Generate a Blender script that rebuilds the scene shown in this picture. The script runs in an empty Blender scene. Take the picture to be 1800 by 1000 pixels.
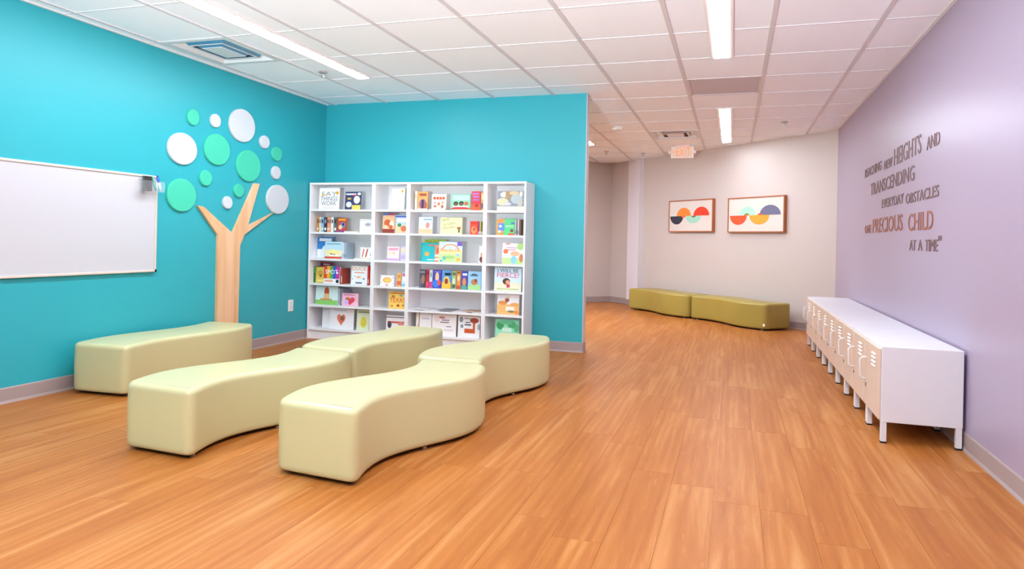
import bpy, bmesh, math, random
from mathutils import Vector, Matrix

# ------------------------------------------------------------------ camera, sky, exposure
scene = bpy.context.scene
COL = scene.collection
scene.view_settings.view_transform = 'Standard'
scene.view_settings.look = 'None'
scene.view_settings.gamma = 1.0
scene.view_settings.use_curve_mapping = False
scene.view_settings.exposure = 0.0

YAW, ROLL, FPX, PPY, CAM_Z = 0.308, 0.0207, 1221.78, 423.1, 1.0401
fwd = Vector((-math.sin(YAW), math.cos(YAW), 0))
rgt = Vector((math.cos(YAW), math.sin(YAW), 0))
up = Vector((0, 0, 1))
r2 = rgt * math.cos(ROLL) + up * math.sin(ROLL)
u2 = up * math.cos(ROLL) - rgt * math.sin(ROLL)
cam_data = bpy.data.cameras.new('camera')
cam_data.sensor_width = 36.0
cam_data.lens = FPX / 1800 * 36.0
cam_data.shift_y = -(500 - PPY) / 1800
cam_data.clip_start = 0.05
cam = bpy.data.objects.new('camera', cam_data)
cam.matrix_world = Matrix(((r2.x, u2.x, -fwd.x, 0), (r2.y, u2.y, -fwd.y, 0), (r2.z, u2.z, -fwd.z, CAM_Z), (0, 0, 0, 1)))
COL.objects.link(cam)
scene.camera = cam

SKY_STRENGTH = 1.0
LAMP_STRENGTH = 66.0
world = bpy.data.worlds.new('overcast_sky')
scene.world = world
world.use_nodes = True
bg = world.node_tree.nodes['Background']
bg.inputs['Color'].default_value = (0.80, 0.92, 1.08, 1)
bg.inputs['Strength'].default_value = SKY_STRENGTH
# added flash, unseen behind the camera, turned up to brighten the ceiling
FLASH_POWER = 2200.0
fl = bpy.data.lights.new('added_bounce_flash', 'SPOT')
fl.energy = FLASH_POWER; fl.color = (0.82, 0.92, 1.0); fl.shadow_soft_size = 0.2
fl.spot_size = math.radians(92); fl.spot_blend = 0.8
flo = bpy.data.objects.new('added_bounce_flash', fl)
flo.location = (-1.0, -1.2, 0.9)
flo.rotation_euler = (math.radians(90 + 39), 0, math.radians(8))
COL.objects.link(flo)
scene.cycles.max_bounces = 12
scene.cycles.diffuse_bounces = 8
scene.cycles.glossy_bounces = 4
scene.cycles.sample_clamp_indirect = 6.0
scene.cycles.caustics_reflective = False
scene.cycles.caustics_refractive = False

# ------------------------------------------------------------------ room measures (metres)
XL, XR = -4.151, 1.169          # left and right wall faces
YB, XE = 6.443, -1.339          # partition face and its free end
H = 2.44                        # ceiling grid
Y0 = -2.6                       # rear wall with the windows
YF = 9.056                      # right wall meets the diagonal far wall
S2 = math.sqrt(0.5)
CORNER = (-2.06, 12.285)        # far end of the diagonal wall

# ------------------------------------------------------------------ helpers
def lin(h):
    if not isinstance(h, str):
        return h
    c = [int(h[i:i + 2], 16) / 255 for i in (0, 2, 4)]
    return tuple(x / 12.92 if x <= 0.04045 else ((x + 0.055) / 1.055) ** 2.4 for x in c)

MATS = {}
def mat(color, rough=0.5, spec=0.5, bump=0.0, bscale=200.0, vary=0.0, vscale=3.0, metal=0.0, name=None, emit=0.0):
    key = (color, rough, spec, bump, bscale, vary, vscale, metal, emit)
    if key in MATS:
        return MATS[key]
    c = lin(color)
    m = bpy.data.materials.new(name or 'paint_%s' % (color if isinstance(color, str) else 'mix'))
    m.use_nodes = True
    nt = m.node_tree
    b = nt.nodes['Principled BSDF']
    b.inputs['Base Color'].default_value = (*c, 1)
    b.inputs['Roughness'].default_value = rough
    b.inputs['Specular IOR Level'].default_value = spec
    b.inputs['Metallic'].default_value = metal
    if emit:
        b.inputs['Emission Color'].default_value = (*c, 1)
        b.inputs['Emission Strength'].default_value = emit
    if vary or bump:
        tc = nt.nodes.new('ShaderNodeTexCoord')
    if vary:
        n = nt.nodes.new('ShaderNodeTexNoise')
        n.inputs['Scale'].default_value = vscale
        n.inputs['Detail'].default_value = 4
        nt.links.new(tc.outputs['Object'], n.inputs['Vector'])
        mx = nt.nodes.new('ShaderNodeMix'); mx.data_type = 'RGBA'
        mx.inputs['A'].default_value = (*[x * (1 - vary) for x in c], 1)
        mx.inputs['B'].default_value = (*[min(1, x * (1 + vary)) for x in c], 1)
        nt.links.new(n.outputs['Fac'], mx.inputs['Factor'])
        nt.links.new(mx.outputs['Result'], b.inputs['Base Color'])
    if bump:
        n2 = nt.nodes.new('ShaderNodeTexNoise')
        n2.inputs['Scale'].default_value = bscale
        n2.inputs['Detail'].default_value = 3
        nt.links.new(tc.outputs['Object'], n2.inputs['Vector'])
        bp = nt.nodes.new('ShaderNodeBump')
        bp.inputs['Strength'].default_value = bump
        bp.inputs['Distance'].default_value = 0.002
        nt.links.new(n2.outputs['Fac'], bp.inputs['Height'])
        nt.links.new(bp.outputs['Normal'], b.inputs['Normal'])
    MATS[key] = m
    return m

def wood(name, dark, mid, light, scale, rough, per_object=True, knots=False):
    """Grain runs along the object's local Y."""
    m = bpy.data.materials.new(name); m.use_nodes = True
    nt = m.node_tree; N = nt.nodes.new; L = nt.links.new
    b = nt.nodes['Principled BSDF']
    tc = N('ShaderNodeTexCoord'); oi = N('ShaderNodeObjectInfo')
    mul = N('ShaderNodeVectorMath'); mul.operation = 'MULTIPLY_ADD'
    comb = N('ShaderNodeCombineXYZ')
    for k in range(3):
        mm = N('ShaderNodeMath'); mm.operation = 'MULTIPLY'; mm.inputs[1].default_value = (37.0, 91.0, 17.0)[k]
        L(oi.outputs['Random'], mm.inputs[0]); L(mm.outputs[0], comb.inputs[k])
    mul.inputs[1].default_value = scale
    L(tc.outputs['Object'], mul.inputs[0])
    if per_object:
        L(comb.outputs[0], mul.inputs[2])
    n1 = N('ShaderNodeTexNoise'); n1.inputs['Scale'].default_value = 1.0; n1.inputs['Detail'].default_value = 6; n1.inputs['Roughness'].default_value = 0.62; n1.inputs['Distortion'].default_value = 0.6
    L(mul.outputs[0], n1.inputs['Vector'])
    n2 = N('ShaderNodeTexNoise'); n2.inputs['Scale'].default_value = 4.5; n2.inputs['Detail'].default_value = 3; n2.inputs['Distortion'].default_value = 1.6
    L(mul.outputs[0], n2.inputs['Vector'])
    w = N('ShaderNodeTexWave'); w.wave_type = 'BANDS'; w.bands_direction = 'X'; w.inputs['Scale'].default_value = 0.55; w.inputs['Distortion'].default_value = 9.0; w.inputs['Detail'].default_value = 3; w.inputs['Detail Scale'].default_value = 0.7
    L(mul.outputs[0], w.inputs['Vector'])
    ramp = N('ShaderNodeValToRGB'); cr = ramp.color_ramp
    cr.elements[0].position = 0.30; cr.elements[0].color = (*lin(dark), 1)
    cr.elements[1].position = 0.72; cr.elements[1].color = (*lin(light), 1)
    e = cr.elements.new(0.5); e.color = (*lin(mid), 1)
    add = N('ShaderNodeMath'); add.operation = 'MULTIPLY_ADD'; add.inputs[1].default_value = 0.09
    L(w.outputs['Fac'], add.inputs[0])
    sub = N('ShaderNodeMath'); sub.operation = 'SUBTRACT'; sub.inputs[1].default_value = 0.045
    L(n1.outputs['Fac'], sub.inputs[0]); L(sub.outputs[0], add.inputs[2])
    rnd = N('ShaderNodeMath'); rnd.operation = 'MULTIPLY_ADD'; rnd.inputs[1].default_value = 0.06 if per_object else 0.0; rnd.inputs[2].default_value = -0.03 if per_object else 0.0
    L(oi.outputs['Random'], rnd.inputs[0])
    add2 = N('ShaderNodeMath'); add2.operation = 'ADD'
    L(add.outputs[0], add2.inputs[0]); L(rnd.outputs[0], add2.inputs[1])
    L(add2.outputs[0], ramp.inputs['Fac'])
    # thin pale flecks along the grain
    fl = N('ShaderNodeMapRange'); fl.inputs['From Min'].default_value = 0.62; fl.inputs['From Max'].default_value = 0.76; fl.inputs['To Max'].default_value = 0.7
    L(n2.outputs['Fac'], fl.inputs['Value'])
    mx = N('ShaderNodeMix'); mx.data_type = 'RGBA'
    mx.inputs['B'].default_value = (*lin(light), 1)
    L(fl.outputs['Result'], mx.inputs['Factor']); L(ramp.outputs['Color'], mx.inputs['A'])
    L(mx.outputs['Result'], b.inputs['Base Color'])
    b.inputs['Roughness'].default_value = rough
    b.inputs['Specular IOR Level'].default_value = 0.18
    return m

def tag(o, label=None, cat=None, group=None, kind=None):
    if label: o['label'] = label
    if cat: o['category'] = cat
    if group: o['group'] = group
    if kind: o['kind'] = kind
    return o

def empty(name, loc=(0, 0, 0), rz=0.0, parent=None):
    o = bpy.data.objects.new(name, None)
    o.empty_display_size = 0.05
    COL.objects.link(o)
    o.location = loc
    o.rotation_euler = (0, 0, rz)
    if parent: o.parent = parent
    return o

def place(name, mesh, parent=None, loc=None, rot=None):
    o = bpy.data.objects.new(name, mesh)
    COL.objects.link(o)
    if parent: o.parent = parent
    if loc: o.location = loc
    if rot: o.rotation_euler = rot
    return o

def box(bm, x0, y0, z0, x1, y1, z1, bevel=0.0, seg=2):
    vs = [bm.verts.new(p) for p in ((x0, y0, z0), (x1, y0, z0), (x1, y1, z0), (x0, y1, z0), (x0, y0, z1), (x1, y0, z1), (x1, y1, z1), (x0, y1, z1))]
    fs = [bm.faces.new([vs[i] for i in f]) for f in ((3, 2, 1, 0), (4, 5, 6, 7), (0, 1, 5, 4), (1, 2, 6, 5), (2, 3, 7, 6), (3, 0, 4, 7))]
    if bevel:
        es = list({e for f in fs for e in f.edges})
        bmesh.ops.bevel(bm, geom=es, offset=bevel, segments=seg, profile=0.5, affect='EDGES')
    return vs

def prism(bm, pts, axis, a0, a1):
    """Extrude a 2-D outline between a0 and a1 along an axis; pts are the two other coordinates in order."""
    def p3(p, a):
        return {'x': (a, p[0], p[1]), 'y': (p[0], a, p[1]), 'z': (p[0], p[1], a)}[axis]
    A = [bm.verts.new(p3(p, a0)) for p in pts]
    B = [bm.verts.new(p3(p, a1)) for p in pts]
    n = len(pts)
    bm.faces.new(A); bm.faces.new(B)
    for i in range(n):
        bm.faces.new((A[i], A[(i + 1) % n], B[(i + 1) % n], B[i]))

def disc_pts(cx, cy, rx, ry, n=24, a0=0.0, a1=2 * math.pi):
    full = abs(a1 - a0 - 2 * math.pi) < 1e-6
    m = n if full else n + 1
    return [(cx + rx * math.cos(a0 + (a1 - a0) * i / n), cy + ry * math.sin(a0 + (a1 - a0) * i / n)) for i in range(m)]

def tube(bm, pts, r, n=8):
    pts = [Vector(p) for p in pts]
    rings = []
    for i, p in enumerate(pts):
        d = (pts[min(i + 1, len(pts) - 1)] - pts[max(i - 1, 0)]).normalized()
        a = d.orthogonal().normalized() if i == 0 else (rings_a - d * rings_a.dot(d)).normalized()
        rings_a = a
        b = d.cross(a)
        rings.append([bm.verts.new(p + a * r * math.cos(2 * math.pi * k / n) + b * r * math.sin(2 * math.pi * k / n)) for k in range(n)])
    for i in range(len(rings) - 1):
        for k in range(n):
            bm.faces.new((rings[i][k], rings[i][(k + 1) % n], rings[i + 1][(k + 1) % n], rings[i + 1][k]))
    bm.faces.new(rings[0][::-1]); bm.faces.new(rings[-1])

def loft(bm, loops, cap0=True, cap1=True):
    R = [[bm.verts.new(p) for p in lp] for lp in loops]
    n = len(R[0])
    for i in range(len(R) - 1):
        for k in range(n):
            bm.faces.new((R[i][k], R[i][(k + 1) % n], R[i + 1][(k + 1) % n], R[i + 1][k]))
    if cap0: bm.faces.new(R[0][::-1])
    if cap1: bm.faces.new(R[-1])

def mesh(name, bm, m, smooth=False, recalc=True):
    if recalc:
        bmesh.ops.recalc_face_normals(bm, faces=bm.faces[:])
    me = bpy.data.meshes.new(name)
    bm.to_mesh(me); bm.free()
    for x in (m if isinstance(m, (list, tuple)) else [m]):
        me.materials.append(x)
    if smooth:
        for p in me.polygons: p.use_smooth = True
    return me

def obj(name, bm, m, parent=None, smooth=False, recalc=True):
    return place(name, mesh(name, bm, m, smooth, recalc), parent)

def struct(name, bm, m, parent=None, label=None, cat=None):
    o = obj(name, bm, m, parent)
    return tag(o, label, cat, kind='structure')

def bx(name, dims, m, parent=None, bevel=0.0, seg=2):
    bm = bmesh.new(); box(bm, *dims, bevel=bevel, seg=seg)
    return obj(name, bm, m, parent)

_text_cache = {}
def text_polys(s):
    """Triangles of a string in the built-in font, normalised to its own bounding box (0..1, 0..1)."""
    if s in _text_cache:
        return _text_cache[s]
    cu = bpy.data.curves.new('lettering', 'FONT')
    cu.body = s
    cu.resolution_u = 3
    o = bpy.data.objects.new('lettering', cu)
    COL.objects.link(o)
    dg = bpy.context.evaluated_depsgraph_get()
    me = o.evaluated_get(dg).to_mesh()
    vs = [tuple(v.co) for v in me.vertices]
    fs = [tuple(p.vertices) for p in me.polygons]
    o.evaluated_get(dg).to_mesh_clear()
    bpy.data.objects.remove(o); bpy.data.curves.remove(cu)
    x0 = min(v[0] for v in vs); x1 = max(v[0] for v in vs); y0 = min(v[1] for v in vs); y1 = max(v[1] for v in vs)
    vs = [((v[0] - x0) / (x1 - x0), (v[1] - y0) / (y1 - y0)) for v in vs]
    _text_cache[s] = (vs, fs, (x1 - x0) / (y1 - y0))
    return _text_cache[s]

# ------------------------------------------------------------------ materials of the room
M_CYAN = mat('2ea3ae', 0.42, 0.4, bump=0.08, bscale=260, name='cyan_wall_paint')
M_PURPLE = mat('a597ad', 0.33, 0.5, bump=0.06, bscale=260, name='lilac_wall_paint')
M_GREY = mat('c8bcb5', 0.5, 0.35, bump=0.06, bscale=260, name='warm_grey_wall_paint')
M_BASE = mat('a08f8c', 0.45, 0.4, name='taupe_vinyl_base')
M_TILE = mat('f4f8ff', 0.85, 0.2, bump=0.25, bscale=420, name='mineral_fibre_tile')
M_TEE = mat('d6d2d5', 0.5, 0.3, name='painted_ceiling_grid')
M_WHITE = mat('efeeef', 0.4, 0.4, name='white_laminate')
M_STEEL = mat('e2e1e5', 0.32, 0.5, name='white_powder_coat')
M_BLACK = mat('17161a', 0.6, 0.3, name='black_plastic')
M_VINYL = mat('c3bd8d', 0.36, 0.6, bump=0.05, bscale=500, name='sage_vinyl_upholstery')
M_VINYL_SHADED = mat('a18d40', 0.42, 0.45, bump=0.05, bscale=500, name='shaded_vinyl_upholstery')  # same vinyl as the near benches, dimmer far light put into the colour
M_CHROME = mat('c8c8cc', 0.25, 0.5, metal=0.9, name='brushed_metal')
M_FLOOR = wood('vinyl_plank_wood', '985622', 'a5632a', 'b87d46', (13.0, 0.9, 13.0), 0.42)
M_PLY = wood('pale_plywood', 'd49f70', 'e2b48a', 'ecc6a2', (7.0, 7.0, 0.6), 0.5, per_object=False)

# ------------------------------------------------------------------ floor
bm = bmesh.new(); box(bm, XL - 0.6, Y0 - 0.2, -0.06, XR + 0.12, 12.7, -0.004)
floor = struct('floor', bm, M_FLOOR, label='orange-brown wood plank floor across the whole room', cat='floor')
random.seed(4)
PW, PL = 0.178, 1.22
plank_cache = {}
def plank_mesh(w, l):
    k = (round(w, 3), round(l, 3))
    if k not in plank_cache:
        bm = bmesh.new(); box(bm, 0.0004, 0.0004, -0.004, w - 0.0004, l - 0.0004, 0.0)
        plank_cache[k] = mesh('plank', bm, M_FLOOR)
    return plank_cache[k]
cols = int((XR - XL) / PW) + 1
for i in range(cols):
    x0 = XL + i * PW
    w = min(PW, XR - x0)
    y = 1.55 - random.random() * PL
    while y < 12.4:
        l = PL
        y1 = y + l
        seen = y1 > 1.7 and x0 + w > -1.378 * y1 - 0.25 and x0 < 0.345 * y1 + 0.1 and x0 + y < 10.3
        if y > YB - 0.1: seen = seen and x0 + w > XE * y1 / YB - 0.35 and x0 - y > -14.5
        if y < YB < y1 and x0 < XE: l = YB - y; y1 = YB
        if seen and l > 0.05:
            place('plank', plank_mesh(w, l), floor, (x0, y, 0))
        y = y1 if l == PL else 99

# ------------------------------------------------------------------ walls
T = 0.12
def wall_poly(name, p, q, m, side, label, z0=0.0, z1=H + 0.12):
    """A straight wall whose room face runs from p to q; side is the outward thickness direction."""
    bm = bmesh.new()
    pts = [p, q, (q[0] + side[0] * T, q[1] + side[1] * T), (p[0] + side[0] * T, p[1] + side[1] * T)]
    prism(bm, pts, 'z', z0, z1)
    return struct(name, bm, m, label=label, cat='wall')
wall_left = wall_poly('wall_left', (XL, Y0), (XL, YB + T), M_CYAN, (-1, 0), 'cyan painted wall on the left carrying the whiteboard and the tree')
wall_back = wall_poly('wall_back', (XL - T, YB), (XE, YB), M_CYAN, (0, 1), 'cyan partition wall behind the white bookcases')
wall_right = wall_poly('wall_right', (XR, Y0), (XR, YF + 0.12), M_PURPLE, (1, 0), 'lilac painted wall on the right with raised lettering')
wall_far = wall_poly('wall_far', (XR, YF), CORNER, M_GREY, (S2, S2), 'pale grey diagonal wall at the far end with two pictures')
E2 = (CORNER[0] - 3.7 * S2, CORNER[1] - 3.7 * S2)
wall_corridor = wall_poly('wall_corridor', CORNER, E2, M_GREY, (-S2, S2), 'pale grey wall turning away beyond the partition')
wall_side = wall_poly('wall_side', (E2[0], E2[1] + 0.1), (E2[0], YB), M_GREY, (-1, 0), 'grey wall hidden behind the cyan partition')
# shallow pilaster on the far wall
bm = bmesh.new()
def far_pt(s, d):                       # s metres from the right corner, d metres out of the wall
    return (XR - s * S2 - d * S2, YF + s * S2 - d * S2)
prism(bm, [far_pt(3.68, 0.0), far_pt(3.98, 0.0), far_pt(3.98, 0.09), far_pt(3.68, 0.09)], 'z', 0, H + 0.02)
struct('trim_1', bm, mat('dcd6da', 0.45, 0.35, name='lit_pilaster_paint'), label='pale shallow pilaster on the far grey wall left of the pictures', cat='pilaster')  # paler and bluer than the wall: light on this face put into the colour
# rear wall behind the camera with its row of windows
bm = bmesh.new()
WX = [(-4.0, -2.45), (-2.35, -0.85), (-0.75, 1.0)]
xs = [XL - T] + [v for w_ in WX for v in w_] + [XR + T]
for k in range(0, len(xs), 2):
    box(bm, xs[k], Y0 - T, 0, xs[k + 1], Y0, H + 0.12)
for a, b in WX:
    box(bm, a, Y0 - T, 0, b, Y0, 0.1); box(bm, a, Y0 - T, 2.36, b, Y0, H + 0.12)
struct('wall_rear', bm, M_GREY, label='grey wall with a row of windows behind the viewer', cat='wall')

# partition end trim
bm = bmesh.new(); box(bm, XE, YB + 0.001, 0.0, XE + 0.006, YB + T, H - 0.005)
struct('trim_2', bm, mat('c9c3c6', 0.5, 0.3, name='corner_trim'), label='pale grey end face of the cyan partition wall', cat='trim')

# baseboards: coved vinyl strips
def baseboard(name, p, q, n, label):
    d = Vector((q[0] - p[0], q[1] - p[1], 0)); L = d.length; d.normalize()
    prof = [(0, 0), (0.014, 0), (0.012, 0.006), (0.007, 0.016), (0.006, 0.088), (0.003, 0.094), (0, 0.095)]
    bm = bmesh.new()
    loft(bm, [[(p[0] + n[0] * a, p[1] + n[1] * a, z) for a, z in prof], [(q[0] + n[0] * a, q[1] + n[1] * a, z) for a, z in prof]])
    struct(name, bm, M_BASE, label=label, cat='baseboard')
baseboard('baseboard_left', (XL, Y0), (XL, YB), (1, 0), 'taupe baseboard along the cyan left wall')
baseboard('baseboard_back', (XL, YB), (XE + 0.006, YB), (0, -1), 'taupe baseboard along the cyan partition wall')
baseboard('baseboard_end', (XE + 0.006, YB - 0.006), (XE + 0.006, YB + T), (1, 0), 'taupe baseboard around the partition end')
baseboard('baseboard_right', (XR, Y0), (XR, YF), (-1, 0), 'taupe baseboard along the lilac wall')
baseboard('baseboard_far', (XR, YF), far_pt(3.68, 0), (-S2, -S2), 'taupe baseboard along the diagonal far wall')
baseboard('baseboard_pilaster', far_pt(3.68, 0.09), far_pt(3.98, 0.09), (-S2, -S2), 'taupe baseboard across the pilaster')
baseboard('baseboard_corner', far_pt(3.98, 0), CORNER, (-S2, -S2), 'taupe baseboard left of the pilaster')
baseboard('baseboard_corridor', CORNER, E2, (S2, -S2), 'taupe baseboard on the wall beyond the partition')

# ------------------------------------------------------------------ ceiling: slab, tiles, tees
bm = bmesh.new(); box(bm, XL - 0.7, Y0 - 0.2, H + 0.03, XR + 0.12, 12.9, H + 0.12)
ceiling = struct('ceiling', bm, M_TILE, label='white suspended tile ceiling', cat='ceiling')
GX = [-4.151, -4.04, -3.445, -2.845, -2.265, -1.66, -1.04, -0.42, 0.21, 0.84, 1.169]
GY = [4.06 + 0.674 * k for k in range(-2, 13)]
SKIP = {(1, 2), (6, 9), (7, 5)}          # cells taken by the two diffusers and the return grille
tile_cache = {}
for i in range(len(GX) - 1):
    for j in range(len(GY) - 1):
        x0, x1, y0, y1 = GX[i], GX[i + 1], GY[j], GY[j + 1]
        if (i, j) in SKIP: continue
        if x0 + y0 > 10.25: continue
        if y0 > YB and x1 < XE * y1 / YB - 0.3: continue
        if y0 > YB and x0 - y0 < -14.6: continue
        if x1 < -1.378 * y1 - 0.2 or x0 > 0.345 * y1 + 0.2: continue
        w, l = x1 - x0, y1 - y0
        k = round(w, 3)
        if k not in tile_cache:
            bm = bmesh.new(); box(bm, 0.006, 0.003, 0.0, w - 0.006, l - 0.003, 0.018)
            tile_cache[k] = mesh('ceiling_tile', bm, M_TILE)
        place('ceiling_tile', tile_cache[k], ceiling, (x0, y0, H + 0.004))
for x in GX[1:-1]:
    y1 = 12.4 if x < -1 else 10.3 - x
    bm = bmesh.new(); box(bm, x - 0.014, 2.6, H - 0.004, x + 0.014, y1, H + 0.02)
    o = obj('grid_runner', bm, M_TEE, ceiling)
for j, y in enumerate(GY):
    xa = XL if y < YB else -2.6
    xb = min(XR, 10.3 - y)
    if xb - xa < 0.1: continue
    bm = bmesh.new(); box(bm, xa, y - 0.005, H - 0.0005, xb, y + 0.005, H + 0.02)
    obj('grid_cross_bar', bm, M_TEE, ceiling)
bm = bmesh.new(); box(bm, XL, Y0, H - 0.004, XL + 0.022, YB, H + 0.02)
obj('wall_angle', bm, mat('e4e2e4', 0.5, 0.3), ceiling)
bm = bmesh.new(); box(bm, XR - 0.022, Y0, H - 0.004, XR, YF, H + 0.02)
obj('wall_angle', bm, mat('e4e2e4', 0.5, 0.3), ceiling)

# ------------------------------------------------------------------ ceiling fixtures
M_LAMP = {}
def lamp_mat(col, s):
    k = (col, s)
    if k not in M_LAMP:
        m = bpy.data.materials.new('lit_diffuser'); m.use_nodes = True
        nt = m.node_tree; nt.nodes.remove(nt.nodes['Principled BSDF'])
        e = nt.nodes.new('ShaderNodeEmission'); e.inputs['Color'].default_value = (*col, 1); e.inputs['Strength'].default_value = s
        nt.links.new(e.outputs[0], nt.nodes['Material Output'].inputs['Surface'])
        M_LAMP[k] = m
    return M_LAMP[k]
COOL, WARM = (0.90, 0.98, 1.08), (0.90, 0.97, 1.08)
def strip_light(x, y0, y1, hw, col, s, label):
    r = empty('strip_light', (x, y0, H)); tag(r, label, 'ceiling light', 'linear strip lights in the ceiling')
    L = y1 - y0
    m = mat('e2dad6', 0.45, 0.3)
    for sx in (-1, 1):
        bm = bmesh.new(); box(bm, sx * hw if sx > 0 else -hw - 0.03, 0, -0.008, hw + 0.03 if sx > 0 else -hw, L, 0.004); obj('side_rail', bm, m, r)
    for ya, yb in ((-0.012, 0.0), (L, L + 0.012)):
        bm = bmesh.new(); box(bm, -hw - 0.03, ya, -0.008, hw + 0.03, yb, 0.004); obj('end_cap', bm, m, r)
    bm = bmesh.new(); box(bm, -hw, 0.0, -0.0105, hw, L, 0.0015); obj('diffuser', bm, lamp_mat(col, s), r)
    return r
strip_light(-0.107, 2.72, 5.39, 0.052, COOL, LAMP_STRENGTH, 'long white strip light at the top, nearest above the floor middle')
strip_light(-0.110, 7.43, 9.84, 0.052, WARM, LAMP_STRENGTH * 0.62, 'shorter strip light in front of the diagonal far wall')
strip_light(-3.11, 2.72, 5.39, 0.052, COOL, LAMP_STRENGTH, 'long white strip light over the benches by the cyan wall')
strip_light(-1.97, 7.43, 9.80, 0.052, WARM, LAMP_STRENGTH * 1.5, 'strip light half hidden behind the cyan partition')
strip_light(-3.3, 7.6, 10.0, 0.052, WARM, LAMP_STRENGTH * 1.5, 'added unseen strip light in the passage fully behind the cyan partition')  # added out of view to brighten the far hall
strip_light(-0.107, -1.6, 1.1, 0.052, COOL, LAMP_STRENGTH, 'added unseen strip light on the right above the viewer')  # added behind the camera for more light in the room
strip_light(-3.11, -1.6, 1.1, 0.052, COOL, LAMP_STRENGTH, 'added unseen strip light on the left above the viewer')  # second lamp added out of view for more light

def ring(bm, x, y, a_out, a_in, z_out, z_in, b_out=None, b_in=None):
    b_out = b_out or a_out; b_in = b_in or a_in
    o = [(x + sx * a_out, y + sy * b_out, z_out) for sx, sy in ((-1, -1), (1, -1), (1, 1), (-1, 1))]
    i = [(x + sx * a_in, y + sy * b_in, z_in) for sx, sy in ((-1, -1), (1, -1), (1, 1), (-1, 1))]
    o2 = [(p[0], p[1], p[2] + 0.003) for p in o]; i2 = [(p[0], p[1], p[2] + 0.003) for p in i]
    V = [[bm.verts.new(p) for p in q] for q in (o, i, i2, o2)]
    for k in range(4):
        for r_ in range(4):
            bm.faces.new((V[r_][k], V[r_][(k + 1) % 4], V[(r_ + 1) % 4][(k + 1) % 4], V[(r_ + 1) % 4][k]))
def diffuser(i, j, label, blue_refl):
    x, y = (GX[i] + GX[i + 1]) / 2, (GY[j] + GY[j + 1]) / 2
    hx, hy = (GX[i + 1] - GX[i]) / 2 - 0.012, (GY[j + 1] - GY[j]) / 2 - 0.005
    r = empty('air_diffuser', (x, y, H)); tag(r, label, 'air vent', 'square ceiling air diffusers')
    m = mat('dad8da', 0.35, 0.5)
    mv = mat('5d8fae' if blue_refl else '8a6a60', 0.25, 0.5, metal=0.5)  # vane tint holds a painted reflection, blue beside the cyan wall
    bm = bmesh.new(); ring(bm, 0, 0, hx, hx - 0.045, -0.003, -0.003, hy, hy - 0.045); obj('frame', bm, m, r)
    bm = bmesh.new(); box(bm, -hx, -hy, 0.075, hx, hy, 0.08); obj('throat', bm, mat('1c2230', 0.7, 0.2), r)
    bm = bmesh.new(); ring(bm, 0, 0, hx - 0.045, hx - 0.09, -0.001, 0.075, hy - 0.045, hy - 0.09); obj('outer_cone', bm, m, r)
    bm = bmesh.new(); ring(bm, 0, 0, hx - 0.085, hx - 0.135, 0.06, 0.0, hy - 0.085, hy - 0.135); obj('vane', bm, mv, r)
    bm = bmesh.new(); ring(bm, 0, 0, hx - 0.155, hx - 0.195, 0.045, -0.002, hy - 0.155, hy - 0.195); obj('vane', bm, mv, r)
    bm = bmesh.new(); ring(bm, 0, 0, hx - 0.128, hx - 0.145, -0.001, -0.001, hy - 0.128, hy - 0.145); obj('vane_lip', bm, m, r)
    bm = bmesh.new(); box(bm, -hx + 0.195, -hy + 0.195, -0.006, hx - 0.195, hy - 0.195, 0.0, bevel=0.002); obj('centre_plate', bm, m, r)
diffuser(1, 2, 'square louvred air diffuser in the ceiling beside the cyan left wall', True)
diffuser(6, 9, 'square louvred air diffuser in the ceiling above the exit sign', False)

r = empty('return_grille', ((GX[7] + GX[8]) / 2, (GY[5] + GY[6]) / 2, H)); tag(r, 'flat grey return-air panel in the ceiling between two strip lights', 'air vent')
hx, hy = (GX[8] - GX[7]) / 2 - 0.012, (GY[6] - GY[5]) / 2 - 0.004
bm = bmesh.new(); ring(bm, 0, 0, hx, hx - 0.02, 0.0, 0.0, hy, hy - 0.02); obj('frame', bm, mat('cfc8ca', 0.5), r)
bm = bmesh.new(); box(bm, -hx + 0.02, -hy + 0.02, 0.006, hx - 0.02, hy - 0.02, 0.012); obj('perforated_panel', bm, mat('c9c1c6', 0.8, 0.2, bump=0.4, bscale=120), r)

def sprinkler(x, y, label):
    r = empty('sprinkler', (x, y, H)); tag(r, label, 'sprinkler', 'ceiling sprinkler heads')
    bm = bmesh.new(); loft(bm, [[(px, py, z) for px, py in disc_pts(0, 0, q, q, 20)] for q, z in ((0.038, 0.003), (0.038, -0.003), (0.028, -0.010), (0.014, -0.011))]); obj('escutcheon', bm, mat('b9b2b0', 0.3, 0.5, metal=0.6), r)
    bm = bmesh.new()
    for s in (-1, 1): tube(bm, [(s * 0.008, 0, -0.010), (s * 0.012, 0, -0.025), (s * 0.003, 0, -0.040)], 0.003, 6)
    tube(bm, [(0, 0, -0.010), (0, 0, -0.036)], 0.005, 6); obj('yoke', bm, M_CHROME, r)
    bm = bmesh.new(); loft(bm, [[(px, py, z) for px, py in disc_pts(0, 0, 0.018, 0.018, 16)] for z in (-0.040, -0.043)]); obj('deflector', bm, M_CHROME, r)
sprinkler(-3.353, 5.14, 'small sprinkler head beside the end of the left strip light')
sprinkler(0.53, 8.40, 'small sprinkler head in the ceiling nearest the lilac wall')
sprinkler(-1.36, 10.9, 'small sprinkler head left of the exit sign')
sprinkler(-1.88, 10.6, 'small sprinkler head near the partition, farthest left in the corridor ceiling')
r = empty('smoke_detector', (-1.36, 8.41, H)); tag(r, 'round white smoke detector on the ceiling right of the partition', 'smoke detector')
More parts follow.
